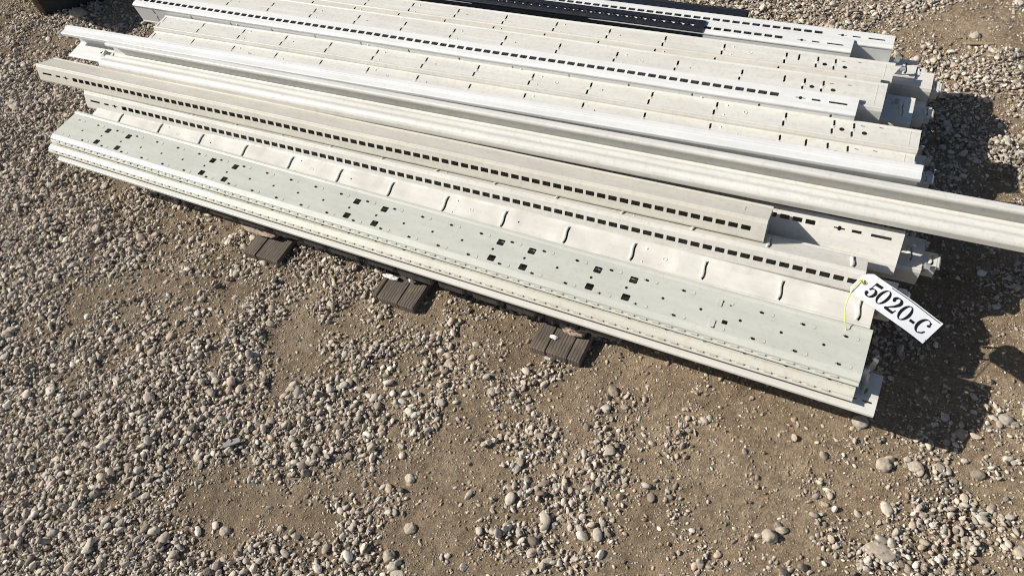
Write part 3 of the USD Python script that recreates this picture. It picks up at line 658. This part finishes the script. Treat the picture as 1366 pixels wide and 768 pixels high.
def curl(m, dz=0):
    if isinstance(m, Manifold): m = tm(m.refine_to_length(.007))
    v = m.vertices.copy(); u, w_ = v[:, 0] / L_, v[:, 1] / H_
    v[:, 2] += .012 * (u - .25) ** 2 * np.sign(u - .25) * -1 + .004 * np.sin(3.2 * u + 1.4 * w_) + .0035 * (w_ - .5) ** 2 + .0012 * np.sin(9 * u - 4 * w_)
    return trimesh.Trimesh(v, m.faces, process=False)
card_path = obj('card', curl(cs.extrude(.0007)), M('tag_card'), p)
t_ = trimesh.creation.torus(.0052, .0012, major_sections=20, minor_sections=8); t_.apply_translation((.017, H_ * .56, .0008))
t_ = curl(t_); obj('eyelet', t_, M('brass'), card_path, smooth=True)

from shapely.geometry import Point, Polygon, LineString, box as sbox
from shapely.ops import unary_union
from shapely import affinity
def ell(cx, cy, rx, ry): return affinity.scale(Point(cx, cy).buffer(1, 24), rx, ry)
def brush(pts):
    """A stroke of changing width: (x, y, radius) points joined by hulls."""
    return unary_union([unary_union([Point(a[0], a[1]).buffer(a[2]), Point(b[0], b[1]).buffer(b[2])]).convex_hull for a, b in zip(pts[:-1], pts[1:])])
def arc(cx, cy, rx, ry, a0, a1, w, n=24):
    o = []
    for a in np.linspace(math.radians(a0), math.radians(a1), n):
        o.append((cx + rx * math.cos(a), cy + ry * math.sin(a), w(a)))
    return o
fat = lambda a: .028 + .072 * abs(math.cos(a)) ** 1.5
zero = ell(.33, .5, .33, .5).difference(ell(.33, .5, .155, .455))
five = unary_union([sbox(.10, .90, .56, 1.0).difference(ell(.40, .80, .40, .11)), sbox(.10, .82, .58, .98),
                    brush([(.125, .95, .026), (.115, .52, .026)]),
                    brush(arc(.30, .32, .235, .275, 140, -160, fat)), Point(.12, .20).buffer(.095)])
two = unary_union([brush(arc(.30, .73, .225, .225, 165, -35, fat)), Point(.13, .70).buffer(.095),
                   brush([(.50, .62, .095), (.38, .42, .060), (.16, .20, .040), (.07, .07, .03)]),
                   brush([(.07, .085, .08), (.30, .075, .075), (.52, .075, .075)]), brush([(.545, .10, .05), (.585, .28, .022)])])
dash = sbox(0, .27, .30, .43)
cee = unary_union([ell(.36, .5, .36, .5).difference(ell(.40, .5, .215, .455)).difference(sbox(.50, .30, 1.0, .68)),
                   brush([(.60, .92, .03), (.63, .66, .024)]), Point(.56, .70).buffer(.075), brush([(.64, .30, .024), (.60, .16, .045), (.45, .06, .045)])])
glyphs = [(five, .66), (zero, .76), (two, .72), (zero, .76), (dash, .37), (cee, .70)]
x = 0.0; shapes = []
for gph, adv in glyphs:
    shapes.append(affinity.translate(gph, x, 0)); x += adv
cap, sx = .0500, .0400
for gph, nm in zip(shapes, ('numeral', 'numeral', 'numeral', 'numeral', 'dash', 'letter')):
    gph = affinity.translate(affinity.scale(gph, sx, cap, origin=(0, 0)), .033, .0145)
    gph = gph.simplify(.00015)
    ms = [tm(CrossSection([np.array(g_.exterior.coords)[:-1], *[np.array(h_.coords)[:-1] for h_ in g_.interiors]], FillRule.EvenOdd).extrude(.0004).translate((0, 0, .0007)).refine_to_length(.004)) for g_ in getattr(gph, 'geoms', [gph])]
    obj(nm, curl(trimesh.util.concatenate(ms)), M('black_ink'), card_path)
m = Manifold.cube((L_ - .074, .002, .0004)).translate((.070, H_ - .0052, .0007))
obj('printed_line', curl(m), M('black_ink'), card_path)

# the string that ties it
hole = origin + ex * .017 + ey * H_ * .56
pts = np.array([hole + (0, 0, .001), hole - ex * .008 + (0, 0, .006), W(2.628, .150, .052), W(2.622, .118, .045), W(2.624, .085, .030), W(2.634, .063, .012), W(2.640, .060, -.006)])
from scipy.interpolate import CubicSpline
tt = np.r_[0, np.cumsum(np.linalg.norm(np.diff(pts, axis=0), axis=1))]
cv = CubicSpline(tt, pts)(np.linspace(0, tt[-1], 40))
def tube(c, r, n=7):
    V, F = [], []
    up = np.array([.3, .2, 1.0])
    for i, q_ in enumerate(c):
        d = c[min(i + 1, len(c) - 1)] - c[max(i - 1, 0)]; d /= np.linalg.norm(d)
        a_ = np.cross(d, up); a_ /= np.linalg.norm(a_); b_ = np.cross(d, a_)
        V += [q_ + r * (math.cos(2 * math.pi * k / n) * a_ + math.sin(2 * math.pi * k / n) * b_) for k in range(n)]
    for i in range(len(c) - 1):
        for k in range(n):
            a0, a1 = i * n + k, i * n + (k + 1) % n; F += [(a0, a1, a1 + n), (a0, a1 + n, a0 + n)]
    return trimesh.Trimesh(np.array(V), np.array(F), process=False)
p = thing('tie_string', 'yellow-green string looped through the eyelet of the paper tag', 'string')
obj('loop', tube(cv, .0011), M('yellow_green_string'), p, smooth=True)
kn = hole - ex * .008 + np.array((0, 0, .0055))
obj('knot', tube(np.array([kn + .005 * np.array((math.cos(a_), .6 * math.sin(a_), .35 * math.sin(2 * a_))) for a_ in np.linspace(0, 9, 34)]), .0012), M('yellow_green_string'), p, smooth=True)

# ------------------------------------------------------------------ the dark bin at the top left
p = thing('steel_bin', 'black steel bin with a rusty brown edge on the gravel at the top left', 'bin', matrix=Gf.Matrix4d(math.cos(.66), math.sin(.66), 0, 0, -math.sin(.66), math.cos(.66), 0, 0, 0, 0, 1, 0, -1.325, .806, 0, 1))
obj('front_wall', box(0, .5, 0, .012, -.01, .40, .003), M('black_steel'), p)
obj('side_wall', box(-.03, -.001, .0, .7, -.01, .40, .003), M('rusty_steel'), p)
obj('rear_wall', box(0, .5, .688, .7, -.01, .40, .003), M('black_steel'), p)
obj('far_wall', box(.488, .5, .0125, .6875, -.01, .40, .003), M('black_steel'), p)
lid = np.array([(-1.80, .66), (-1.27, .60), (-.95, 1.10), (-1.35, 1.5), (-1.75, 1.3)]) - (-1.325, .806)
cl, sl = math.cos(-.66), math.sin(-.66)
lid = np.stack([lid[:, 0] * cl - lid[:, 1] * sl, lid[:, 0] * sl + lid[:, 1] * cl], 1)
m = tm(CrossSection([lid]).extrude(.014)); m.apply_translation((0, 0, .4005)); obj('lid', m, M('black_steel'), p)
obj('floor', box(.0005, .4875, .0125, .6875, .01, .022, .003), M('black_steel'), p)

# ------------------------------------------------------------------ stones one can pick out, and bits on the ground
def at_photo_ground(u, v):
    d = np.array([(u - 683) / 1012.2, (v - 384) / 1012.2, 1.0]) @ R3
    return np.array(EYE) + d * (0 - EYE[2]) / d[2]

def stone(label, u, v, px, flat=.6, long=1.3, seed=0, yaw=0.0, name='stone', mat='field_stone', angular=False):
    x, y, _ = at_photo_ground(u, v)
    dist = np.linalg.norm(np.array(EYE) - (x, y, 0))
    r = .72 * px / 2 * dist / 1012.2 / math.sqrt(long)
    s = trimesh.creation.icosphere(subdivisions=3); vv = s.vertices
    n = meshkit.fbm(vv * 1.2 + seed * 4.7 + 11, 3, seed) - .5
    if angular: vv = np.sign(vv) * np.abs(vv) ** .7
    vv = vv * (1 + .75 * n + .12 * (meshkit.fbm(s.vertices * 4 + seed * 3.3 + 31, 2, seed + 9) - .5))[:, None] * (r * long, r, r * flat)
    path = numbered('/World', name)
    m = usdkit.mesh(stage, path, trimesh.Trimesh(vv, s.faces, process=False), M(mat), smooth=True)
    m.AddTranslateOp().Set(Gf.Vec3d(x, y, float(ground(np.array([x]), np.array([y]))[0]) + r * flat * .38))
    m.AddRotateZOp().Set(yaw)
    tag(m.GetPrim(), label, 'stone')

S = [('smooth tan stone alone on bare dirt below left of the right pallet board', 656, 522, 17),
     ('pale rounded stone on bare dirt below the front edge of the stack', 818, 521, 20),
     ('large flat pale elongated stone at the bottom edge right of the centre', 1174, 738, 38),
     ('broad flat grey-tan stone in the cluster below the corner of the stack', 1177, 624, 24),
     ('round flat tan stone beside the broad grey one below the corner of the stack', 1219, 627, 22),
     ('lone tan stone right of the stone cluster in bare dirt', 1250, 626, 17),
     ('upright cream stone casting a dark shadow near the bottom, right of centre', 1026, 716, 24),
     ('round grey stone touching the upright cream stone', 1043, 707, 16),
     ('big pale stone at the far left edge halfway down', 10, 443, 22),
     ('pale round pebble in the left gravel, below two smaller ones', 160, 455, 15),
     ('oval buff stone on dirt left of the bottom centre', 508, 577, 16),
     ('large oval grey stone in the bottom centre gravel', 546, 636, 18),
     ('pale oval stone lowest of the bottom centre cluster', 546, 703, 20),
     ('tall cream stone at the bottom centre edge', 518, 740, 22),
     ('grey stone at the very bottom edge by the cream stone', 530, 765, 20),
     ('oval tan stone in a small clump under the middle pallet board', 600, 484, 17),
     ('stone poking out of the dirt right of the corner shadow', 1340, 562, 20),
     ('smaller stone beside the one right of the corner shadow', 1352, 568, 14),
     ('flat stone at the rim of the corner shadow', 1262, 591, 12),
     ('pale stone pressed into gravel just under the stack corner', 1145, 567, 24),
     ('grey pebble leaning on the gravel near the lower left, oval', 138, 594, 20),
     ('pale pebble in the lower left gravel, rounded', 134, 708, 18),
     ('tan pebble at the right of the lower left bare patch', 298, 707, 18),
     ('pinkish stone at the right edge of the upper right gravel', 1300, 50, 14),
     ('light round stone at the lower right edge of the picture', 1360, 738, 20),
     ('dark angular stone standing in the shade beside the black bin', 105, 20, 24),
     ('long pale stone in the upper left gravel', 22, 143, 24)]
for k, (lab, u, v, px) in enumerate(S):
    lng = 2.1 if ('elongated' in lab or 'long pale' in lab) else 1.0 + (k * 37 % 10) / 22
    stone(lab, u, v, px, flat=.85 if 'upright' in lab or 'tall' in lab or 'standing' in lab else .58, long=lng, seed=k, yaw=[35, 160, 10, 80, 20][k % 5])
x, y, _ = at_photo_ground(312, 592)
m = box(-.026, .026, -.008, .008, 0, .006, .0012); path = obj('slate_chip', m, M('grey_slate'), label='grey rectangular slate chip on the gravel at the lower left', cat='chip')
xf = UsdGeom.Xformable(stage.GetPrimAtPath(path)); xf.AddTranslateOp().Set(Gf.Vec3d(x, y, float(ground(np.array([x]), np.array([y]))[0]) + .019)); xf.AddRotateXYZOp().Set(Gf.Vec3f(8, -6, 42))
x, y, _ = at_photo_ground(1305, 62)
m = box(-.048, .048, -.006, .006, 0, .006, .0015); path = obj('wood_chip', m, M('dry_wood'), label='thin dry wood chip on the dirt at the upper right', cat='wood chip')
xf = UsdGeom.Xformable(stage.GetPrimAtPath(path)); xf.AddTranslateOp().Set(Gf.Vec3d(x, y, float(ground(np.array([x]), np.array([y]))[0]) + .005)); xf.AddRotateXYZOp().Set(Gf.Vec3f(0, 3, 18))
